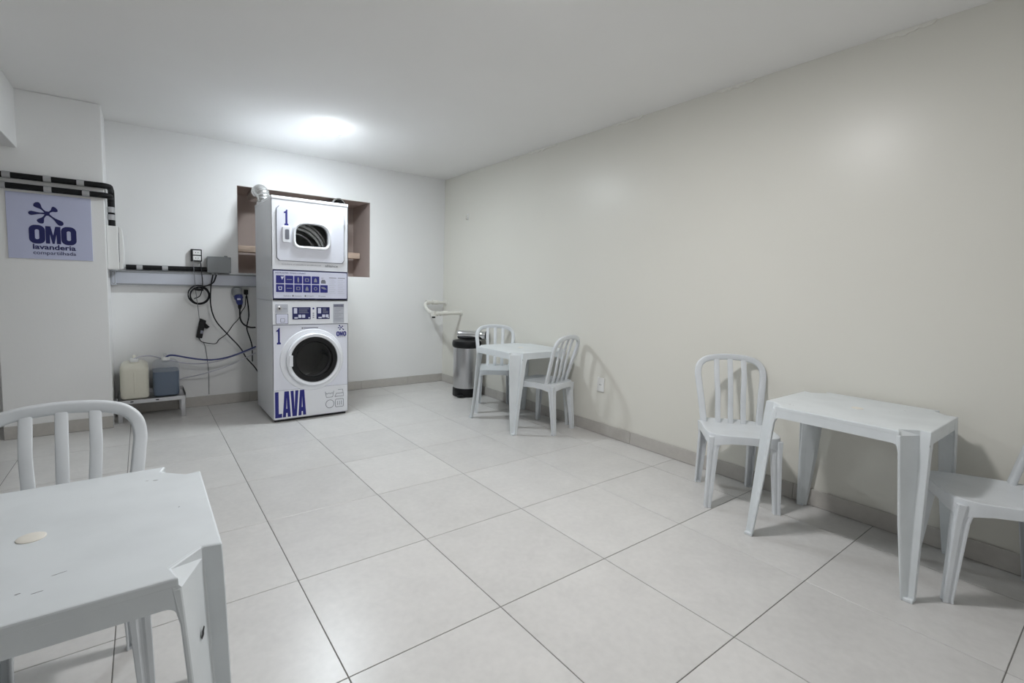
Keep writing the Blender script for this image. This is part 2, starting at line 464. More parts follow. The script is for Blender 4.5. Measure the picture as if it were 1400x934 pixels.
# ================================================================ PLASTIC TABLES
def make_table():
    root = link('plastic_table', None); root.empty_display_size = .1
    HT = .69
    A, N_, M_, B = (.24, -.32), (.228, -.276), (.283, -.224), (.32, -.232)
    corner = [A, N_, M_, B]
    poly = []
    for sx, sy, rev in ((1, 1, False), (1, -1, True), (-1, 1, True), (-1, -1, False)):
        pass
    # counter-clockwise starting at the +x,-y corner
    poly += [(x, y) for x, y in corner]
    poly += [(x, -y) for x, y in reversed(corner)]
    poly += [(-x, -y) for x, y in corner]
    poly += [(-x, y) for x, y in reversed(corner)]
    MB().prism(poly, HT - .02, HT).obj('tabletop', TPLASTIC, root, bevel=.004, seg=2)
    # aprons with a fillet running into the legs
    def apron_poly(s, drop):
        p = [(-s, HT - .004), (-s, HT - drop)]
        for k in range(6):
            a = PI / 2 * k / 5; p.append((-s + .003 + .020 * (1 - math.cos(a)), HT - drop + (drop - .056) * math.sin(a)))
        q = [(-x, z) for x, z in reversed(p)]
        return p + q
    for sy in (-1, 1):
        MB().prism(apron_poly(.238, .072), sy * .3195, sy * .310, 'y').obj('apron', TPLASTIC, root)
    for sx in (-1, 1):
        MB().prism(apron_poly(.226, .072), sx * .3195, sx * .310, 'x').obj('apron', TPLASTIC, root)
    secs = [
        (.6895, [(.229, -.279), (.284, -.225), (.3195, -.2325), (.3195, -.165), (.305, -.165), (.265, -.195), (.222, -.25), (.215, -.310), (.228, -.3195)]),
        (.668, [(.243, -.3205), (.285, -.229), (.3200, -.236), (.3200, -.172), (.306, -.172), (.268, -.202), (.228, -.256), (.222, -.310), (.228, -.3200)]),
        (.60, [(.248, -.3222), (.2885, -.240), (.3222, -.247), (.3222, -.200), (.311, -.215), (.285, -.240), (.250, -.280), (.240, -.312), (.240, -.3225)]),
        (.30, [(.272, -.329), (.303, -.279), (.329, -.284), (.329, -.250), (.318, -.250), (.300, -.272), (.270, -.302), (.263, -.320), (.263, -.329)]),
        (.0, [(.300, -.336), (.317, -.317), (.336, -.319), (.336, -.290), (.328, -.290), (.313, -.300), (.299, -.316), (.296, -.328), (.296, -.336)]),
    ]
    for sx in (-1, 1):
        for sy in (-1, 1):
            leg = MB().loft([[(sx * x, -sy * y, z) for x, y in p] for z, p in secs]).obj('leg', TPLASTIC, root, bevel=.002, seg=1, angle=40)
            MB().box(min(sx * .303, sx * .335), max(sx * .303, sx * .335), min(sy * .298, sy * .335), max(sy * .298, sy * .335), 0, .014).obj('foot', TPLASTIC, leg, bevel=.002, seg=1)
    MB().lathe([(.024, HT - .002), (.024, HT + .0015), (.021, HT + .003), (.004, HT + .003)], 24).obj('hole_cap', CAPW, root, smooth=True)['label'] = 'cream round cap in the parasol hole'
    return root
table0 = make_table()
tables = [((-3.367, -4.080), 0, 'square white plastic table out in the open with one chair tucked behind it'),
          ((-.352, -4.600), 90, 'square white plastic table against the cream wall between two chairs, away from the bin'),
          ((-.352, -2.020), 90, 'square white plastic table against the cream wall close to the steel bin')]
for k, ((x, y), a, lb) in enumerate(tables):
    t = table0 if k == 0 else copy_tree(table0)
    t.location = (x, y, 0); t.rotation_euler = (0, 0, math.radians(a)); tag(t, lb, 'table', 'white plastic tables')

SCUFF = mat('dark_scuff', (52, 52, 54), .8)
top0 = [c for c in table0.children if c.name.startswith('tabletop')][0]
leg0 = [c for c in table0.children if c.name.startswith('leg')]
leg0 = max(leg0, key=lambda c: sum(v.co.x - v.co.y for v in c.data.vertices))
def scuff(cx, cy, ln, wd, ang, m=SCUFF):
    c, s_ = math.cos(ang), math.sin(ang); P = []
    for t_, w_ in ((-.5, .1), (-.3, .5), (-.1, .3), (.15, .5), (.35, .25), (.5, .05)): P.append((t_ * ln, w_ * wd))
    for t_, w_ in ((.4, -.3), (.1, -.25), (-.2, -.5), (-.4, -.2)): P.append((t_ * ln, w_ * wd))
    return [(cx + a * c - b * s_, cy + a * s_ + b * c) for a, b in P]
for a in ((.014, -.229, .008, .003, .3), (.040, -.240, .016, .0016, .15), (.063, -.190, .022, .0014, .25), (.257, .003, .006, .002, 1.2)):
    MB().prism(scuff(*a), .6901, .6904).obj('scuff_mark', GCABLE, top0)
n_ = Vector((.84, -.54, .0)).normalized(); t_ = Vector((.54, .84, 0)).normalized(); c_ = Vector((.2755, -.281, .543)) + n_ * .0025
m = MB(); P = scuff(0, 0, .024, .009, 1.25)
m.loft([[c_ + t_ * a + Vector((0, 0, b)) for a, b in P], [c_ + n_ * .0008 + t_ * a + Vector((0, 0, b)) for a, b in P]])
m.obj('scuff_mark', SCUFF, leg0)

# ================================================================ LAUNDRY TOWER
WX, WY = -1.934, -.615          # centre of the footprint
HW, HD = .330, .355
YFR = -HD
def holed_front(outer, hole, y, mb=None, back=None):
    mb = mb or MB(); n = len(outer)
    mb.loft([[(x, y, z) for x, z in outer], [(x, y, z) for x, z in hole]], False, False)
    if back is not None: mb.loft([[(x, y, z) for x, z in hole], [(x, back, z) for x, z in hole]], False, False)
    return mb
def radial(poly_fn, cx, cz, n=64): return [poly_fn(2 * PI * i / n) for i in range(n)]
def rect_ray(cx, cz, x0, x1, z0, z1, n=64):
    out = []
    angs = [2 * PI * i / n for i in range(n)]
    for X, Z in ((x1, z1), (x0, z1), (x0, z0), (x1, z0)):   # snap one ray onto each corner
        ca = math.atan2(Z - cz, X - cx) % (2 * PI)
        k = min(range(n), key=lambda i: abs((angs[i] - ca + PI) % (2 * PI) - PI)); angs[k] = ca
    for a in angs:
        c, s_ = math.cos(a), math.sin(a); t = 1e9
        if c > 1e-9: t = min(t, (x1 - cx) / c)
        if c < -1e-9: t = min(t, (x0 - cx) / c)
        if s_ > 1e-9: t = min(t, (z1 - cz) / s_)
        if s_ < -1e-9: t = min(t, (z0 - cz) / s_)
        out.append((cx + c * t, cz + s_ * t))
    return out, angs
def shell(z0, z1):
    """cabinet without its front"""
    t = .004; mb = MB()
    mb.box(-HW, -HW + t, YFR, HD, z0, z1).box(HW - t, HW, YFR, HD, z0, z1).box(-HW + t, HW - t, HD - t, HD, z0, z1)
    mb.box(-HW + t, HW - t, YFR, HD - t, z0, z0 + t).box(-HW + t, HW - t, YFR, HD - t, z1 - t, z1)
    return mb
def one(x0, x1, z0, z1):
    w_, h = x1 - x0, z1 - z0
    pts = [(.12, 0), (.98, 0), (.98, .09), (.78, .12), (.78, 1), (.55, 1), (.40, .90), (.02, .84), (.02, .76), (.36, .78), (.36, .12), (.12, .09)]
    return [(x0 + a * w_, z0 + b * h) for a, b in pts]

# ---------------- washing machine
wm = thing('washing_machine', 'white front-loading washing machine lettered LAVA standing on the floor', 'washing machine', (WX, WY, 0))
MB().box(-HW + .015, HW - .015, YFR + .02, HD - .02, 0, .024).obj('plinth', GAP, wm)
shell(.022, 1.070).obj('cabinet', SIDE, wm)
DC = (.012, .547)
out, angs = rect_ray(DC[0], DC[1], -HW, HW, .285, .862)
hole = [(DC[0] + .205 * math.cos(a), DC[1] + .205 * math.sin(a)) for a in angs]
fr = holed_front(out, hole, YFR, back=YFR + .06).obj('front_panel', LILAC, wm)
MB().box(-HW, HW, YFR, YFR + .003, .022, .283).obj('lower_panel', ENAMEL, wm, bevel=.001, seg=1)
MB().box(-HW + .002, HW - .002, YFR + .001, YFR + .004, .282, .287).obj('panel_seam', SEAM, wm)
MB().box(-HW, HW, YFR - .004, YFR + .003, .866, 1.066).obj('control_panel', ENAMEL, wm, bevel=.003)
MB().box(-HW + .002, HW - .002, YFR - .001, YFR + .004, .860, .867).obj('panel_seam', SEAM, wm)
# door: raised surround, ring, smoked bowl, rubber seal, drum
door = MB()
n = 64
def ringc(r, y, cx=DC[0], cz=DC[1], k=1.0): return [(cx + r * k * math.cos(2 * PI * i / n), y, cz + r * math.sin(2 * PI * i / n)) for i in range(n)]
MB().loft([ringc(.282, YFR + .001, DC[0] - .008, DC[1] - .004), ringc(.276, YFR - .010, DC[0] - .008, DC[1] - .004), ringc(.245, YFR - .016), ringc(.235, YFR - .010)], False, False).obj('door_surround', ENAMEL, wm, smooth=True)
dr = MB().loft([ringc(.240, YFR - .010), ringc(.240, YFR - .040), ringc(.230, YFR - .050), ringc(.208, YFR - .046), ringc(.200, YFR - .030), ringc(.200, YFR - .005)], False, False).obj('door', ENAMEL, wm, smooth=True)
MB().loft([ringc(.203, YFR - .040), ringc(.199, YFR - .047), ringc(.165, YFR - .044), ringc(.155, YFR - .020), ringc(.165, YFR - .006), ringc(.2, YFR - .005)], False, False).obj('door_rim', BLACK, dr, smooth=True)
MB().loft([ringc(.172, YFR - .036), ringc(.15, YFR - .041), ringc(.10, YFR - .045), ringc(.04, YFR - .047), ringc(.004, YFR - .0475)], False, True).obj('door_glass', DGLASS, dr, smooth=True)
MB().loft([ringc(.206, YFR + .02), ringc(.16, YFR + .05), ringc(.165, YFR + .10)], False, False).obj('door_seal', GCABLE, wm, smooth=True)
MB().loft([ringc(.165, YFR + .08), ringc(.24, YFR + .10), ringc(.24, YFR + .50), ringc(.01, YFR + .52)], False, True).obj('drum', DRUM, wm, smooth=True)
for k in range(3):
    a = PI / 2 + 2 * PI * k / 3 + .5
    MB().tube([(DC[0] + .215 * math.cos(a), YFR + .12, DC[1] + .215 * math.sin(a)), (DC[0] + .215 * math.cos(a), YFR + .46, DC[1] + .215 * math.sin(a))], .022, 8).obj('drum_paddle', DDRUM, wm, smooth=True)
MB().box(DC[0] - .222, DC[0] - .188, YFR - .054, YFR - .044, DC[1] - .05, DC[1] + .05).obj('door_handle', ENAMEL, dr, bevel=.004)
# control panel fittings
YP = YFR - .004
def plate(name, x0, x1, z0, z1, m, par, y=YP, th=.003, r=.006):
    return MB().prism(rrect(x0, x1, z0, z1, r, 3), y, y - th, 'y').obj(name, m, par)
cp = plate('coin_plate', -.308, -.205, .969, 1.044, TRAYM, wm)
MB().lathe([(.022, YP - .003), (.022, YP - .005), (.018, YP - .006)], 20, (-.275, 0, 1.006), 'y').obj('coin_lock', STEEL, cp)
MB().lathe([(.008, YP - .006), (.008, YP - .008)], 12, (-.275, 0, 1.006), 'y').obj('keyhole', GAP, cp)
text('lettering', 'PAGUE', -.245, -.215, 1.000, 1.010, YP - .0031, PGREY, cp)
cp2 = plate('payment_plate', -.306, -.202, .872, .962, PGREY, wm)
MB().prism(rrect(-.301, -.207, .877, .957, .005, 3), YP - .003, YP - .0042, 'y').obj('plate_face', PWHITE, cp2)
decal('pictogram', rrect(-.268, -.232, .885, .922, .004, 2), YP - .0042, PGREY, cp2)
decal('pictogram', rrect(-.264, -.236, .889, .918, .003, 2), YP - .0053, PWHITE, cp2)
def screen(x0, x1, seed):
    rnd = random.Random(seed)
    s_ = plate('display_sticker', x0, x1, .910, 1.018, DNAVY, wm, th=.002, r=.003)
    y = YP - .002
    for k in range(4):
        zz = 1.004 - k * .012
        decal('print', rrect(x0 + .055, x1 - .012 - rnd.random() * .02, zz - .002, zz + .002, .0008, 1), y, PGREY, s_, .0006)
    decal('print', rrect(x0 + .012, x0 + .040, .962, 1.010, .003, 2), y, PWHITE, s_, .0006)
    for k in range(2):
        decal('print', rrect(x0 + .050 + k * .032, x0 + .076 + k * .032, .924, .952, .003, 2), y, PWHITE, s_, .0006)
    decal('print', rrect(x0 + .016, x0 + .046, .918, .930, .002, 1), y, PWHITE, s_, .0006)
    decal('print', rrect(x1 - .020, x1 - .006, .918, .928, .002, 1), y, PWHITE, s_, .0006)
screen(-.168, -.012, 1)
screen(.040, .158, 2)
b_ = MB().lathe([(.008, YP), (.008, YP - .005), (.005, YP - .006)], 14, (.013, 0, 1.006), 'y').obj('button', NAVY, wm)
for k in range(3): plate('indicator', .006, .020, .958 - k * .018, .968 - k * .018, PGREY, wm, th=.001, r=.002)
ins = plate('instruction_label', .190, .292, .872, 1.050, TRAYM, wm, th=.001, r=.003)
decal('print', rrect(.194, .288, 1.018, 1.046, .002, 1), YP - .001, PGREY, ins)
text('lettering', 'INSTRU\u00c7\u00d5ES', .200, .282, 1.024, 1.040, YP - .002, DNAVY, ins)
for k in range(8):
    z = 1.004 - k * .015
    decal('print', rrect(.200, .282 - .02 * (k % 3), z - .0015, z + .0015, .0006, 1), YP - .001, PGREY, ins, .0006)
# stickers on the front
decal('number_one', one(-.302, -.264, .694, .838), YFR, NAVY, wm)
decal('badge', rrect(-.075, .055, .826, .836, .003, 2), YFR, PGREY, wm)
decal('badge', [( -.083 + .007 * math.cos(a * PI / 4), .831 + .007 * math.sin(a * PI / 4)) for a in range(8)], YFR, SEAM, wm)
def bar_letters(s, x0, x1, z0, z1, y, m, par, name='letter', gap=.06):
    n_ = len(s); w_ = (x1 - x0) / (n_ + gap * (n_ - 1)); h = z1 - z0
    for k, ch in enumerate(s):
        a = x0 + k * w_ * (1 + gap); F = lambda u, v: (a + u * w_, z0 + v * h)
        mb = MB()
        if ch == 'L': mb.prism([F(0, 0), F(.92, 0), F(.92, .15), F(.48, .15), F(.48, 1), F(0, 1)], y, y - .001, 'y')
        elif ch in 'AV':
            g = (lambda u, v: F(u, v)) if ch == 'A' else (lambda u, v: F(1 - u, 1 - v))
            if ch == 'A':
                mb.prism([g(-.04, 0), g(.38, 0), g(.46, .45), g(.50, .78), g(.50, 1), g(.20, 1)], y, y - .001, 'y')
                mb.prism([g(1.04, 0), g(.62, 0), g(.54, .45), g(.50, .78), g(.50, 1), g(.80, 1)], y, y - .001, 'y')
                mb.prism([g(.40, .16), g(.60, .16), g(.57, .32), g(.43, .32)], y, y - .001, 'y')
            else:
                mb.prism([g(-.04, 0), g(.38, 0), g(.46, .45), g(.50, .78), g(.50, 1), g(.20, 1)], y, y - .001, 'y')
                mb.prism([g(1.04, 0), g(.62, 0), g(.54, .45), g(.50, .78), g(.50, 1), g(.80, 1)], y, y - .001, 'y')
        elif ch == 'M':
            mb.prism([F(0, 0), F(.28, 0), F(.28, .55), F(.43, 0), F(.57, 0), F(.72, .55), F(.72, 0), F(1, 0), F(1, 1), F(.66, 1), F(.5, .48), F(.34, 1), F(0, 1)], y, y - .001, 'y')
        elif ch == 'O':
            o_ = rrect(*F(-.02, 0)[:1], F(1.02, 0)[0], F(0, -.03)[1], F(0, 1.03)[1], min(w_, h) * .42, 6)
            i_ = rrect(F(.36, 0)[0], F(.64, 0)[0], F(0, .22)[1], F(0, .78)[1], w_ * .13, 6)
            mb.loft([[(p, y, q) for p, q in o_], [(p, y - .001, q) for p, q in o_], [(p, y - .001, q) for p, q in i_], [(p, y, q) for p, q in i_]], False, False)
        mb.obj(name, m, par)
def splash(cx, cz, s, y, m, par):
    """five paddle-shaped drops around a hub"""
    for ang, ln, wd in ((132, .80, .20), (38, .58, .20), (183, .85, .14), (238, .72, .19), (318, .98, .17)):
        a = math.radians(ang); ux, uz = math.cos(a), math.sin(a)
        prof = [(.0, .07), (.35, .045), (.55, .07), (.75, .8 * wd), (.9, wd), (1.0, wd * .85), (1.08, wd * .35)]
        L_ = [(t * ln, v) for t, v in prof]
        poly = [(cx + s * (t * ux - v * uz), cz + s * (t * uz + v * ux)) for t, v in L_] + [(cx + s * (t * ux + v * uz), cz + s * (t * uz - v * ux)) for t, v in reversed(L_)]
        decal('splash_drop', poly, y, m, par)
    decal('splash_hub', [(cx + s * .15 * math.cos(2 * PI * i / 10), cz + s * .15 * math.sin(2 * PI * i / 10)) for i in range(10)], y - .0003, m, par)
bar_letters('LAVA', -.318, -.058, .040, .272, YFR, NAVY, wm)
splash(.266, .828, .034, YFR, NAVY, wm)
bar_letters('OMO', .222, .314, .748, .790, YFR, NAVY, wm, gap=.10)
text('lettering', 'lavanderia', .232, .308, .735, .747, YFR, PGREY, wm)
# laundry symbols drawn in thin grey line
def wire(name, pts, y, par, closed=True, r=.0022, m=SEAM):
    P = [(x, y, z) for x, z in pts]
    if closed: P = P + [P[0]]
    MB().tube(P, r, 5).obj(name, m, par)
wire('wash_symbol', [(.118, .232), (.128, .176), (.186, .176), (.196, .232)], YFR - .001, wm, False)
wire('wash_symbol', [(.122, .214), (.136, .208), (.150, .216), (.164, .208), (.178, .216), (.192, .212)], YFR - .001, wm, False)
wire('iron_symbol', [(.206, .176), (.290, .176), (.280, .240), (.236, .240)], YFR - .001, wm, False)
wire('iron_symbol', [(.206, .176), (.220, .206), (.284, .206)], YFR - .001, wm, False)
wire('dry_clean_symbol', [(.160 + .038 * math.cos(2 * PI * i / 20), .112 + .038 * math.sin(2 * PI * i / 20)) for i in range(20)], YFR - .001, wm)
wire('tumble_symbol', rrect(.212, .288, .076, .150, .008, 3), YFR - .001, wm)
for k in range(3): wire('tumble_symbol', [(.232 + k * .018, .094), (.232 + k * .018, .132)], YFR - .001, wm, False)

# ---------------- tumble dryer
dy = thing('tumble_dryer', 'white tumble dryer with a domed door window stacked on the washing machine', 'tumble dryer', (WX, WY, 1.0705))
Z = lambda z: z - 1.0705
shell(Z(1.0725), Z(1.945)).obj('cabinet', SIDE, dy)
MB().box(-HW - .003, HW + .003, YFR - .004, HD, Z(1.940), Z(1.968)).obj('top_cover', ENAMEL, dy, bevel=.007, seg=3)
wc = (.002, Z(1.650))
def dome(x0, x1, z0, z1, sh, rb):
    """window outline as rays: flat sides, low rounded bottom corners, arched top; x0,x1,z0,z1 about wc"""
    out = []
    cx = (x0 + x1) / 2; hw = (x1 - x0) / 2
    p = []
    for k in range(9):      # bottom right corner
        a = -PI / 2 + PI / 2 * k / 8; p.append((x1 - rb + rb * math.cos(a), z0 + rb + rb * math.sin(a)))
    for k in range(25):     # top arch
        a = PI * k / 24; e = .62
        p.append((cx + hw * math.copysign(abs(math.cos(a)) ** e, math.cos(a)), sh + (z1 - sh) * math.sin(a) ** .9))
    for k in range(9):
        a = PI + PI / 2 * k / 8; p.append((x0 + rb + rb * math.cos(a), z0 + rb + rb * math.sin(a)))
    return p
def to_rays(poly, c, angs):
    out = []
    for a in angs:
        d = Vector((math.cos(a), math.sin(a))); best = None
        for i in range(len(poly)):
            p, q = Vector(poly[i]) - Vector(c), Vector(poly[(i + 1) % len(poly)]) - Vector(c)
            e = q - p; den = d.x * e.y - d.y * e.x
            if abs(den) < 1e-12: continue
            t = (p.x * e.y - p.y * e.x) / den; u = (p.x * d.y - p.y * d.x) / den
            if t > 0 and -1e-6 <= u <= 1 + 1e-6 and (best is None or t > best): best = t
        out.append((c[0] + d.x * best, c[1] + d.y * best))
    return out
out, angs = rect_ray(wc[0], wc[1], -HW, HW, Z(1.345), Z(1.940), 72)
dhole = to_rays(dome(-.150, .154, Z(1.545), Z(1.758), Z(1.655), .05), wc, angs)
holed_front(out, dhole, YFR, back=YFR + .05).obj('front_panel', ENAMEL, dy)
# door leaf with a shadow gap round it
dout = to_rays(rrect(-.290, .290, Z(1.423), Z(1.884), .026, 5), wc, angs)
gout = to_rays(rrect(-.295, .295, Z(1.418), Z(1.889), .028, 5), wc, angs)
holed_front(gout, dhole, YFR - .0008).obj('door_gap', SEAM, dy)
dm = MB(); dm.loft([[(x, YFR, z) for x, z in dout], [(x, YFR - .008, z) for x, z in dout], [(x, YFR - .008, z) for x, z in dhole], [(x, YFR + .02, z) for x, z in dhole]], False, False)
ddoor = dm.obj('door', LILAC, dy, bevel=.002, seg=1, angle=60)
def sc(poly, k, dx=0, dz=0): return [(wc[0] + (x - wc[0]) * k + dx, wc[1] + (z - wc[1]) * k + dz) for x, z in poly]
R0 = to_rays(dome(-.166, .170, Z(1.530), Z(1.772), Z(1.660), .06), wc, angs)
R1 = to_rays(dome(-.138, .142, Z(1.556), Z(1.750), Z(1.655), .04), wc, angs)
mid = [((a[0] + b[0]) / 2, (a[1] + b[1]) / 2) for a, b in zip(R0, R1)]
MB().loft([[(x, YFR - .007, z) for x, z in R0], [(x, YFR - .020, z) for x, z in sc(R0, .99)], [(x, YFR - .026, z) for x, z in mid], [(x, YFR - .020, z) for x, z in R1], [(x, YFR + .02, z) for x, z in R1]], False, False).obj('window_frame', ENAMEL, ddoor, smooth=True)
MB().prism(sc(R1, 1.01), YFR - .010, YFR - .006, 'y').obj('window_pane', RGLASS, ddoor)
# drum seen through the pane
def rc2(r, y): return [(wc[0] + .02 + r * math.cos(2 * PI * i / 48), y, wc[1] - .05 + r * math.sin(2 * PI * i / 48)) for i in range(48)]
MB().loft([rc2(.30, YFR + .07), rc2(.30, YFR + .55), rc2(.05, YFR + .56)], False, True).obj('drum', DRUM, dy, smooth=True)
for k, (yy, rr, tr_) in enumerate(((.050, .225, .010), (.075, .262, .016), (.105, .300, .010), (.13, .19, .008))):
    arc = [(wc[0] - .125 + rr * math.cos(math.radians(a)), YFR + yy, wc[1] - .165 + rr * math.sin(math.radians(a))) for a in range(5, 106, 4)]
    MB().tube(arc, tr_, 8).obj('drum_rib', RIBM, dy, smooth=True)
hd = MB().prism(rrect(-.247, -.178, Z(1.578), Z(1.714), .012, 4), YFR - .008, YFR - .020, 'y').obj('door_handle', ENAMEL, ddoor, bevel=.004, seg=2)
MB().prism(rrect(-.226, -.192, Z(1.604), Z(1.690), .008, 3), YFR - .0202, YFR - .0206, 'y').obj('finger_pull', SEAM, hd)
for z in (1.80, 1.50): MB().box(.286, .296, YFR - .012, YFR, Z(z) - .03, Z(z) + .03).obj('hinge', TRAYM, dy, bevel=.002)
decal('number_one', one(-.232, -.194, Z(1.724), Z(1.858)), YFR - .008, NAVY, ddoor)
text('lettering', 'lavadora e secadora profissional', -.250, .080, Z(1.386), Z(1.398), YFR, PGREY, dy)
text('lettering', 'alliance', .120, .235, Z(1.382), Z(1.404), YFR, SEAM, dy, .01)
# instruction panel
MB().prism(rrect(-.326, .324, Z(1.090), Z(1.340), .008, 3), YFR + .003, YFR - .006, 'y').obj('panel_frame', DNAVY, dy)
ip = MB().prism(rrect(-.319, .317, Z(1.097), Z(1.333), .006, 3), YFR, YFR - .0075, 'y').obj('instruction_panel', PWHITE, dy)
yp = YFR - .0075
text('lettering', 'INSTRU\u00c7\u00d5ES - PASSO A PASSO', -.305, -.055, Z(1.308), Z(1.324), yp, NAVY, ip)
def picto(x, z, kind):
    sq = decal('step_square', rrect(x, x + .067, z, z + .068, .003, 2), yp, NAVY, ip, .0012)
    y = yp - .0012; cx, cz = x + .0335, z + .034
    if kind == 0: decal_sub = decal
    shapes = {
        'tri': [(cx + .004, cz + .024), (cx + .032, cz + .026), (cx + .016, cz - .004)],
        'bar': rrect(cx - .022, cx + .022, cz - .003, cz + .003, .002, 2),
        'man': [(cx - .004, cz - .022), (cx + .005, cz - .022), (cx + .008, cz + .004), (cx + .003, cz + .022), (cx - .004, cz + .022), (cx - .007, cz + .002)],
        'box': rrect(cx - .017, cx + .017, cz - .014, cz + .014, .003, 2),
        'cup': [(cx - .012, cz - .016), (cx + .012, cz - .016), (cx + .017, cz + .014), (cx - .017, cz + .014)],
        'bag': [(cx - .014, cz - .018), (cx + .014, cz - .018), (cx + .010, cz + .008), (cx, cz + .020), (cx - .010, cz + .008)],
        'ring': [(cx + .016 * math.cos(2 * PI * i / 14), cz + .016 * math.sin(2 * PI * i / 14)) for i in range(14)],
        'flag': [(cx - .024, cz + .018), (cx + .004, cz + .016), (cx + .026, cz - .004), (cx + .004, cz - .006), (cx - .024, cz + .006)],
    }
    sq2 = decal('pictogram', shapes[kind], y, PGREY if kind not in ('tri', 'cup') else PWHITE, sq, .0006)
    if kind in ('box', 'ring', 'cup'):
        decal('pictogram', [(cx + (px - cx) * .6, cz + (pz - cz) * .6) for px, pz in shapes[kind]], y - .0006, NAVY, sq, .0006)
for k, kd in enumerate(('tri', 'bar', 'man', 'box', 'bag')): picto(-.300 + k * .0745, Z(1.226), kd)
for k, kd in enumerate(('cup', 'bar', 'box', 'bag', 'ring', 'flag')): picto(-.300 + k * .0745, Z(1.150), kd)
car = [(.080, Z(1.232)), (.122, Z(1.232)), (.122, Z(1.250)), (.114, Z(1.266)), (.088, Z(1.266)), (.080, Z(1.250))]
decal('pictogram', car, yp, SEAM, ip)
text('lettering', 'LAV', .082, .104, Z(1.276), Z(1.286), yp, PGREY, ip)
for cx_ in (.152, .232):
    decal('print', rrect(cx_, cx_ + .068, Z(1.283), Z(1.289), .002, 1), yp, PGREY, ip, .0006)
    for k in range(8):
        z = Z(1.266 - k * .017)
        decal('print', rrect(cx_, cx_ + .050 + .012 * (k % 2), z - .0012, z + .0012, .0005, 1), yp, TRAYM, ip, .0006)
for k, x in enumerate((-.24, -.15, -.045, .06)):
    text('lettering', ('Sab\u00e3o', 'Amaciante', 'Secagem', 'Pronto')[k], x, x + .06, Z(1.112), Z(1.124), yp, PGREY, ip)
    if k in (1, 2): decal('print', rrect(x - .018, x - .006, Z(1.112), Z(1.126), .002, 1), yp, SEAM, ip, .0006)

# ---------------- exhaust ducts on the dryer
def flex(name, pts, r, label, cat):
    path = catmull(pts, 14); n_ = len(path)
    m = MB().tube(path, lambda t: r * (1 + .06 * math.sin(t * n_ * 1.6)), 20, cap=False)
    m.tube(path[::-1], lambda t: r * .93, 20, cap=False)
    return m
t = thing('exhaust_duct', 'crinkled aluminium exhaust duct rising behind the left top edge of the tumble dryer', 'duct', (-2.195, -.30, 1.969))
flex('duct', [(.005, .0, 0), (.005, .0, .04), (0, .015, .10), (-.01, .08, .145), (-.01, .16, .155), (-.01, .30, .15), (-.01, .46, .15)], .060, '', '').obj('hose', ALU, t, smooth=True)
MB().lathe([(.064, .0), (.066, .004), (.066, .022), (.064, .026)], 24, (.005, 0, 0), cap0=False, cap1=False).obj('clamp_ring', STEEL, t, smooth=True)
t = thing('exhaust_duct', 'round open metal duct end in the wall opening, right behind the tumble dryer top', 'duct', (-1.395, -.10, 2.098))
def rcd(r, y): return [(r * math.cos(2 * PI * i / 32), y, r * math.sin(2 * PI * i / 32)) for i in range(32)]
MB().loft([rcd(.068, 0), rcd(.070, .015), rcd(.066, .02), rcd(.066, .648), rcd(.060, .648), rcd(.060, 0), rcd(.068, 0)], False, False).obj('pipe', ALU, t, smooth=True)
MB().loft([rcd(.0705, .0), rcd(.0725, .004), rcd(.0725, .022), rcd(.0675, .026)], False, False).obj('collar', CHROME, t, smooth=True)
MB().lathe([(.060, .14), (.060, .144)], 28, (0, 0, 0), 'y').obj('flap', DARKHOLE, t)

# ================================================================ COLUMN: SIGN, CONDUITS, PANEL BOX
sg = thing('wall_sign', 'pale lavender square sign with navy OMO lavanderia compartilhada lettering on the column', 'sign', (-3.715, CY - .0005, 1.605))
MB().box(-.240, .240, -.006, 0, -.242, .242).obj('panel', SIGNM, sg, bevel=.001, seg=1)
y = -.006
U = lambda u: -.240 + .48 * u
V = lambda v: .242 - .484 * v
splash(U(.46), V(.29), .112, y, DNAVY, sg)
bar_letters('OMO', U(.245), U(.80), V(.755), V(.485), y, DNAVY, sg, gap=.05)
text('lettering', 'lavanderia', U(.28), U(.79), V(.850), V(.770), y, DNAVY, sg, .025)
text('lettering', 'compartilhada', U(.28), U(.79), V(.945), V(.872), y, DNAVY, sg, .004)

def conduit(name, pts, r, label, clamps, cat='conduit', group=None, smooth_n=5):
    t = thing(name, label, cat, pts[0], group=group)
    o = Vector(pts[0]); P = [Vector(p) - o for p in pts]
    MB().tube(P, r, 12).obj('pipe', RUBBER, t, smooth=True)
    for (p, d) in clamps:
        p = Vector(p) - o; d = Vector(d).normalized() * .022
        MB().tube([p - d, p - d * .8, p + d * .8, p + d], r + .0035, 12).obj('clamp', CLAMP, t, smooth=True)
    return t
XS = CX1 + .035     # conduit drop on the side of the column
def corner(z, yd, x0, zend, dx=0.0):
    yf = CY - .024
    p = [(x0, yf, z), (CX1 - .02, yf, z)]
    for k in range(1, 7):
        a = PI / 2 * k / 6; p.append((CX1 - .02 + (.055 + dx) * math.sin(a), yf + .06 * (1 - math.cos(a)), z))
    xe = CX1 - .02 + .055 + dx
    p.append((xe, yd - .03, z))
    for k in range(1, 6):
        a = PI / 2 * k / 5; p.append((xe, yd - .03 + .03 * math.sin(a), z - .03 * (1 - math.cos(a))))
    p.append((xe, yd, zend)); return p
yf = CY - .024
conduit('cable_conduit', corner(1.960, -.20, CX0 - .0, 1.66), .022, 'upper black conduit with grey clamps across the column above the sign',
        [((-3.94, yf, 1.960), (1, 0, 0)), ((-3.72, yf, 1.960), (1, 0, 0)), ((-3.53, yf, 1.960), (1, 0, 0))], group='black conduits on the column')
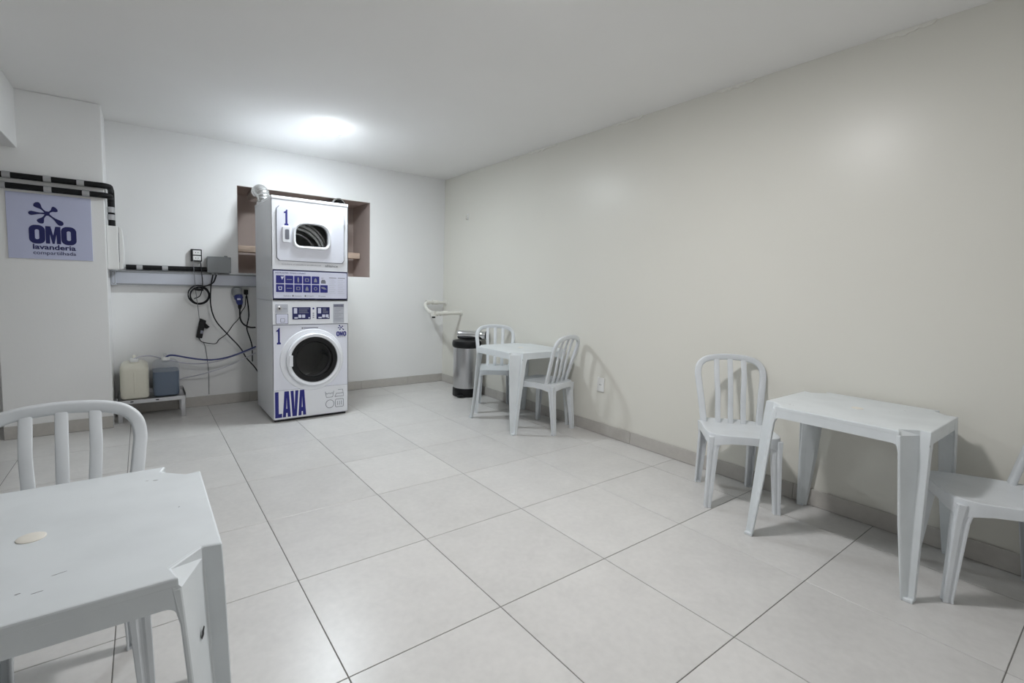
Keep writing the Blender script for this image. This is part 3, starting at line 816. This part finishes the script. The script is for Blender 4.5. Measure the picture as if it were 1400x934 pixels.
conduit('cable_conduit', corner(1.885, -.33, CX0 - .0, 1.66), .022, 'lower black conduit with grey clamps across the column just above the sign',
        [((-3.97, yf, 1.885), (1, 0, 0)), ((-3.72, yf, 1.885), (1, 0, 0)), ((-3.50, yf, 1.885), (1, 0, 0)), ((XS, -.33, 1.79), (0, 0, 1)), ((XS, -.33, 1.73), (0, 0, 1))], group='black conduits on the column')
pb = thing('breaker_panel', 'white rounded electrical panel box on the side of the column above the trunking', 'electrical box', (CX1, -.24, 1.305))
MB().box(.0005, .078, -.15, .15, 0, .352).obj('housing', WPLATE, pb, bevel=.008, seg=2)
MB().prism([(.079, .004), (.098, .010), (.106, .06), (.110, .17), (.106, .29), (.098, .342), (.079, .348)], -.145, .145, 'y').obj('cover', WPLATE, pb, bevel=.003)
MB().box(.0785, .0800, -.147, .147, .06, .30).obj('cover_gap', SEAM, pb)
# trunking along the back wall
tr = thing('cable_trunking', 'pale grey flat cable trunking along the back wall behind the jugs', 'trunking', (CX1 + .002, 0, 1.178))
MB().box(.012, 1.39, -.052, -.0005, 0, .122).obj('body', TRAYM, tr, bevel=.003)
MB().box(.012, 1.39, -.056, -.053, .002, .012).obj('lid_edge', GREYBOX, tr)
MB().box(.012, 1.39, -.056, -.053, .110, .120).obj('lid_edge', GREYBOX, tr)
ec = MB().box(.0, .040, -.062, -.0005, -.004, .126).obj('end_cap', TRAYM, tr, bevel=.004)
MB().prism(rrect(.008, .032, .008, .114, .008, 3), -.062, -.0635, 'y').obj('cap_recess', GREYBOX, ec)
MB().prism(rrect(.011, .029, .012, .110, .006, 3), -.0635, -.0645, 'y').obj('cap_face', TRAYM, ec)
# conduit from panel to junction box
conduit('cable_conduit', [(-3.278, -.030, 1.335), (-3.0, -.030, 1.337), (-2.655, -.030, 1.340)], .022, 'black conduit running just above the trunking to the grey junction box',
        [((-3.18, -.03, 1.3355), (1, 0, 0)), ((-2.99, -.03, 1.337), (1, 0, 0))])
jb = thing('junction_box', 'grey square junction box above the trunking beside the laundry machines', 'junction box', (-2.555, 0, 1.312))
MB().box(-.100, .096, -.085, -.0005, 0, .150).obj('housing', GREYBOX, jb, bevel=.006)
MB().box(-.103, .099, -.102, -.086, -.003, .153).obj('lid', GREYBOX, jb, bevel=.006)
for sx in (-.088, .084):
    for z in (.012, .138): MB().lathe([(.006, -.102), (.006, -.1045), (.003, -.105)], 10, (sx, 0, z), 'y').obj('screw', SEAM, jb)
MB().lathe([(.016, .150), (.016, .162), (.012, .166)], 12, (.06, -.05, 0)).obj('cable_gland', GREYBOX, jb)
for gx in (-.055, -.025): MB().lathe([(.013, -.02), (.016, -.012), (.016, .0)], 12, (gx, -.070, 0)).obj('cable_gland', GREYBOX, jb)
sb = thing('socket_box', 'small black-framed double socket box on the back wall above the conduit', 'socket', (-2.735, 0, 1.412), 0)
MB().box(-.050, .040, -.050, -.0005, 0, .115).obj('housing', BLACK, sb, bevel=.004)
for z in (.010, .062):
    md = MB().box(-.034, .030, -.055, -.050, z, z + .042).obj('module', WPLATE, sb, bevel=.003)
    for hx in (-.012, .008): MB().lathe([(.004, -.055), (.004, -.0556)], 8, (hx, 0, z + .021), 'y').obj('hole', GAP, md)

# ---------------- plug, sockets, adapter, cables near the back wall
def cable(name, pts, r, m, label, cat='cable', group=None, n_=6):
    o = Vector(pts[0]); P = [p - o for p in catmull(pts, n_)]
    ob = MB().tube(P, r, 7).obj(name, m, smooth=True); ob.location = o
    return tag(ob, label, cat, group)
YC = -.075    # cables hang in front of the trunking
def at(pts, y): return [(a, y if not callable(y) else y(i / (len(pts) - 1)), b) for i, (a, b) in enumerate(pts)]
C1 = [(-2.610, 1.290), (-2.631, 1.163), (-2.635, .994), (-2.598, .851), (-2.502, .716), (-2.392, .577), (-2.333, .464), (-2.266, .377), (-2.22, .30)]
cable('power_cable', at(C1, lambda t: -.070 - .02 * math.sin(PI * t)), .006, CABLE, 'thick black cable drooping from the grey junction box to the washing machine')
C2 = [(-2.580, 1.290), (-2.609, 1.215), (-2.671, 1.181), (-2.70, 1.174)]
cable('power_cable', at(C2, -.070), .006, CABLE, 'short black cable from the grey junction box to the coiled lead')
# coil
co = thing('cable_coil', 'coiled black lead hanging on the back wall under the socket box', 'cable', (-2.730, -.086, 1.095))
for k, (r, dx, dz, ph) in enumerate(((.088, 0, 0, 0), (.080, .006, -.004, .6), (.084, -.005, .006, 1.2), (.074, .004, -.006, 2.0))):
    P = [(dx + r * math.cos(2 * PI * i / 32 + ph), .010 * math.sin(4 * PI * i / 32 + ph) - .004 * k + .01, dz + r * 1.02 * math.sin(2 * PI * i / 32 + ph)) for i in range(33)]
    MB().tube(P, .0045, 7).obj('loop', CABLE, co, smooth=True)
MB().tube([(-.035, -.008, .055), (.0, -.012, .050), (.035, -.008, .052)], .012, 8).obj('cable_tie', BLACK, co, smooth=True)
cable('lead', at([(-2.768, 1.42), (-2.762, 1.236), (-2.754, 1.096), (-2.741, .969), (-2.730, .858)], lambda t: -.052 - .04 * math.sin(PI * t)), .003, GCABLE, 'thin dark wire from the socket box down to the black power adapter')
cable('lead', at([(-2.710, 1.42), (-2.704, 1.289), (-2.702, 1.190), (-2.722, 1.09), (-2.767, 1.058)], lambda t: -.054 - .055 * math.sin(PI * t)), .0045, CABLE, 'black wire from the socket box into the coiled lead')
ad = thing('power_adapter', 'black power adapter with a side plug hanging by its lead on the back wall', 'adapter', (-2.735, -.032, .680))
ad.rotation_euler = (0, math.radians(11), 0)
MB().box(-.026, .026, -.022, .022, 0, .150).obj('body', BLACK, ad, bevel=.006)
MB().prism([(-.022, .148), (.030, .148), (.070, .120), (.050, .098), (.026, .10), (.026, .17), (-.018, .182)], -.018, .018, 'y').obj('head', BLACK, ad, bevel=.004)
MB().box(.0, .022, -.0235, -.0222, .045, .075).obj('rating_label', PGREY, ad)
C3 = [(-2.738, .682), (-2.709, .639), (-2.603, .618), (-2.567, .659), (-2.502, .712), (-2.442, .801), (-2.393, .860), (-2.362, .934), (-2.331, .985), (-2.321, 1.085)]
cable('lead', at(C3, lambda t: -.034 - .02 * math.sin(PI * t)), .004, CABLE, 'black lead looping from the power adapter up to the white wall socket')
os_ = thing('wall_socket', 'white wall socket with a black plug in it just beside the blue industrial plug', 'socket', (-2.318, 0, 1.122))
MB().box(-.036, .036, -.012, -.0005, -.058, .058).obj('plate', WPLATE, os_, bevel=.003)
MB().box(-.018, .018, -.050, -.012, -.020, .030).obj('plug', BLACK, os_, bevel=.005)
cable('power_cable', at([(-2.318, 1.105), (-2.307, 1.008), (-2.303, .886), (-2.323, .765), (-2.294, .655), (-2.275, .571), (-2.272, .419)], lambda t: -.045 - .03 * math.sin(PI * t)), .006, CABLE, 'black cable hanging from the white wall socket down beside the washing machine')
bp = thing('industrial_plug', 'grey and blue industrial plug in a socket on the back wall', 'plug', (-2.400, 0, 1.085))
MB().prism(rrect(-.045, .045, .0, .090, .03, 4), -.0005, -.05, 'y').obj('socket_base', GREYBOX, bp, bevel=.004)
def tilt(prof, c0, c1, n_=18):
    c0, c1 = Vector(c0), Vector(c1); d = (c1 - c0).normalized(); a = Vector((1, 0, 0)); a = (a - a.dot(d) * d).normalized(); b = d.cross(a); L_ = (c1 - c0).length
    return MB().loft([[c0 + d * (h * L_) + r * (math.cos(2 * PI * i / n_) * a + math.sin(2 * PI * i / n_) * b) for i in range(n_)] for h, r in prof])
tilt([(0, .034), (.1, .042), (.95, .042), (1, .036)], (-.010, -.052, .065), (0.002, -.085, .005)).obj('socket_cup', GREYBOX, bp, smooth=True)
tilt([(0, .036), (.1, .040), (.35, .040), (.4, .033), (.75, .030), (1, .020)], (.002, -.083, .010), (.016, -.11, -.085)).obj('plug_body', BLUEP, bp, smooth=True)
tilt([(0, .020), (.5, .018), (1, .012)], (.014, -.108, -.08), (.010, -.112, -.125)).obj('cable_boot', BLACK, bp, smooth=True)
MB().box(-.012, .018, -.128, -.122, -.035, -.018).obj('rating_label', PWHITE, bp)
cable('power_cable', [(-2.390, -.112, .962), (-2.385, -.11, .861), (-2.354, -.11, .806), (-2.305, -.13, .778), (-2.268, -.20, .781)], .008, CABLE, 'thick black cable curving from the blue industrial plug to the washing machine')
cable('wire', at([(-2.700, .634), (-2.686, .60), (-2.676, .537), (-2.667, .444), (-2.658, .311), (-2.660, .112)], -.0065), .003, GCABLE, 'thin grey wire running straight down the back wall to the skirting')

# ---------------- detergent jugs on a low steel stand
st = thing('metal_stand', 'low stainless steel stand carrying two detergent jugs', 'stand', (-3.120, -.180, 0))
MB().box(-.245, .245, -.155, .150, .186, .190).obj('shelf', STEEL, st)
MB().box(-.245, .245, -.158, -.154, .158, .192).obj('front_edge', STEEL, st, bevel=.001, seg=1)
MB().box(-.245, .245, .150, .154, .158, .225).obj('back_edge', STEEL, st, bevel=.001, seg=1)
for sx in (-1, 1):
    MB().box(min(sx * .246, sx * .242), max(sx * .246, sx * .242), -.155, .152, .158, .215).obj('side_edge', BLACK if sx > 0 else STEEL, st)
    for yy in (-.140, .135): MB().box(sx * .226 - .017, sx * .226 + .017, yy - .015, yy + .015, 0, .186).obj('leg', STEEL, st, bevel=.002, seg=1)
for hx, hw_ in ((-.145, .012), (.035, .012)): MB().prism(rrect(hx - hw_, hx + hw_, .172, .182, .004, 3), -.158, -.1586, 'y').obj('slot', GAP, st)

def jug(name, x, label, clear):
    t = thing(name, label, 'jug', (x, -.175, .1905), group='detergent jugs on the stand')
    def ring(w_, d_, z, r): return [(a, b, z) for a, b in rrect(-w_, w_, -d_, d_, r, 5)]
    body = [ring(.086, .118, .0, .03), ring(.098, .132, .010, .035), ring(.102, .136, .03, .04), ring(.102, .136, .255, .04), ring(.098, .131, .285, .045), ring(.080, .112, .308, .05), ring(.05, .08, .318, .045)]
    if clear:
        MB().loft(body).obj('shell', JUGT, t, smooth=True)
        k = .955
        MB().loft([[(a * k, b * k, z * 1.0 + .004) for a, b, z in r] for r in body[:3]] + [ring(.102 * k, .136 * k, .222, .038)]).obj('liquid', LIQUID, t, smooth=True)
    else:
        MB().loft(body).obj('shell', JUGC, t, smooth=True)
        MB().box(-.006, .006, -.1395, -.134, .05, .24).obj('mould_rib', JUGC, t, bevel=.002)
    hm = JUGT if clear else JUGC
    MB().tube(catmull([(-.0, .085, .305), (-.0, .075, .345), (-.0, .02, .358), (-.0, -.03, .345), (0, -.04, .31)], 6), .013, 10).obj('handle', hm, t, smooth=True)
    MB().lathe([(.028, .306), (.028, .325), (.026, .327)], 20, (0, -.080, 0)).obj('neck', hm, t, smooth=True)
    MB().lathe([(.031, .322), (.032, .324), (.032, .345), (.029, .349), (.005, .349)], 20, (0, -.080, 0)).obj('cap', WPLATE, t, smooth=True)
    return t
jug('detergent_jug', -3.242, 'cream plastic jug with a white cap standing on the steel stand by the column', False)
jug('detergent_jug', -3.014, 'clear plastic jug of blue liquid with a white cap on the steel stand', True)
cable('dosing_hose', [(-3.014, -.255, .538), (-2.985, -.25, .552), (-2.937, -.23, .545), (-2.813, -.22, .510), (-2.678, -.22, .486), (-2.556, -.22, .493), (-2.43, -.22, .528), (-2.268, -.22, .592)], .0075, BHOSE, 'dark blue hose running from the clear jug cap to the washing machine', 'hose')
cable('dosing_hose', [(-3.242, -.255, .538), (-3.19, -.25, .556), (-3.12, -.22, .552), (-3.03, -.06, .500), (-2.88, -.05, .450), (-2.74, -.08, .435), (-2.588, -.15, .460), (-2.45, -.18, .508), (-2.268, -.2, .57)], .006, CHOSE, 'milky hose running from the cream jug cap past the clear jug', 'hose')
cable('dosing_hose', [(-2.93, -.028, .27), (-2.874, -.045, .299), (-2.769, -.09, .324), (-2.648, -.15, .363), (-2.474, -.19, .427), (-2.268, -.21, .53)], .005, CHOSE, 'lowest milky hose rising behind the clear jug to the washing machine', 'hose')

# ================================================================ BIN IN THE CORNER
bn = thing('pedal_bin', 'tall stainless steel pedal bin with a black lid rim in the corner', 'bin', (-.185, -.86, 0))
MB().lathe([(.150, 0), (.152, .01), (.151, .085), (.142, .105)], 36).obj('base', BLACK, bn, smooth=True)
MB().lathe([(.145, .095), (.146, .10), (.150, .555), (.148, .560)], 48).obj('body', STEEL, bn, smooth=True)
MB().lathe([(.150, .552), (.160, .560), (.166, .585), (.166, .605), (.158, .628), (.12, .640), (.02, .644)], 36).obj('lid', BLACK, bn, smooth=True)
pd = MB().prism([(-.03, -.150), (.03, -.150), (.045, -.20), (.0, -.212), (-.045, -.20)], .022, .036).obj('pedal', BLACK, bn, bevel=.004)
pd.rotation_euler = (0, 0, math.radians(-55))
MB().box(.120, .158, -.02, .02, .08, .56).obj('hinge_housing', BLACK, bn, bevel=.004)
cn = thing('steel_canister', 'shiny steel canister lying on its side on top of the pedal bin', 'canister', (-.140, -.90, .6445))
R_ = .050
MB().lathe([(.034, -.165), (.046, -.160), (R_, -.150), (R_, -.09), (R_ - .003, -.085), (R_ - .003, -.078), (R_, -.073), (R_, .145), (.045, .15)], 32, (0, 0, R_), 'y').obj('body', CHROME, cn, smooth=True)
MB().lathe([(.047, .165), (.049, .160), (.049, .150), (.047, .145)], 32, (0, 0, R_), 'y').obj('end_cap', CHROME, cn, smooth=True)
MB().lathe([(.047, -.166), (.051, -.164), (.051, -.178), (.040, -.184)], 32, (0, 0, R_), 'y').obj('stopper', BLACK, cn, smooth=True)
cn.rotation_euler = (0, 0, math.radians(40))

# ================================================================ CORNER PIPEWORK, HOOK, SOCKET
pp = thing('drain_pipe', 'white plastic pipe trap across the back corner of the room', 'pipe', (-.30, -.06, .9))
o = Vector((-.30, -.06, .9))
def pl(pts): return [Vector(p) - o for p in pts]
up_ = pl([(-.002, -.07, 1.03), (-.22, -.07, 1.032), (-.27, -.07, 1.03), (-.305, -.085, 1.018), (-.322, -.11, .995), (-.335, -.16, .965), (-.355, -.25, .94), (-.375, -.36, .922), (-.385, -.42, .914)])
MB().tube(up_, .020, 14).obj('upper_pipe', PVC, pp, smooth=True)
MB().tube(pl([(-.385, -.44, .912), (-.20, -.44, .914), (-.002, -.44, .916)]), .021, 14).obj('lower_pipe', PVC, pp, smooth=True)
for a, b, r in (((-.41, -.44, .912), (-.33, -.44, .912), .029), ((-.30, -.44, .913), (-.20, -.44, .914), .028), ((-.20, -.07, 1.031), (-.12, -.07, 1.031), .029), ((-.285, -.07, 1.03), (-.245, -.07, 1.03), .028)):
    MB().tube(pl([a, b]), r, 16).obj('fitting', PVC, pp, smooth=True)
MB().tube(pl([(-.385, -.44, .880), (-.385, -.44, .945)]), .031, 16).obj('cleanout', PVC, pp, smooth=True)
MB().tube(pl([(-.385, -.44, .862), (-.385, -.44, .880)]), .020, 12).obj('drain_plug', RUBBER, pp, smooth=True)
MB().tube(pl([(-.13, -.44, .935), (-.13, -.44, .962)]), .006, 8).obj('vent_nipple', PVC, pp, smooth=True)
MB().tube(pl([(-.012, -.44, .916), (-.0005, -.44, .916)]), .032, 16).obj('wall_flange', PVC, pp, smooth=True)
MB().tube(pl([(-.012, -.07, 1.03), (-.0005, -.07, 1.03)]), .032, 16).obj('wall_flange', PVC, pp, smooth=True)

hk = thing('wall_hook', 'small white hook high on the cream wall near the back corner', 'hook', (0, -.548, 2.06))
MB().box(-.006, -.0005, -.012, .012, -.03, .045).obj('plate', WPLATE, hk, bevel=.002)
MB().tube(catmull([(-.006, 0, .025), (-.025, 0, .015), (-.034, 0, -.008), (-.022, 0, -.022), (-.010, 0, -.016)], 5), .005, 8).obj('hook', PVC, hk, smooth=True)
so = thing('wall_socket', 'white wall socket low on the cream wall past the table by the bin', 'socket', (0, -2.691, .430))
MB().box(-.011, -.0005, -.037, .037, -.060, .060).obj('plate', WPLATE, so, bevel=.003)
MB().prism(rrect(-.020, .020, -.022, .022, .008, 3), -.011, -.0125, 'x').obj('insert', WPLATE, so)
for yy in (-.010, 0, .010): MB().lathe([(.003, -.0125), (.003, -.0130)], 8, (0, yy, 0), 'x').obj('hole', GAP, so)
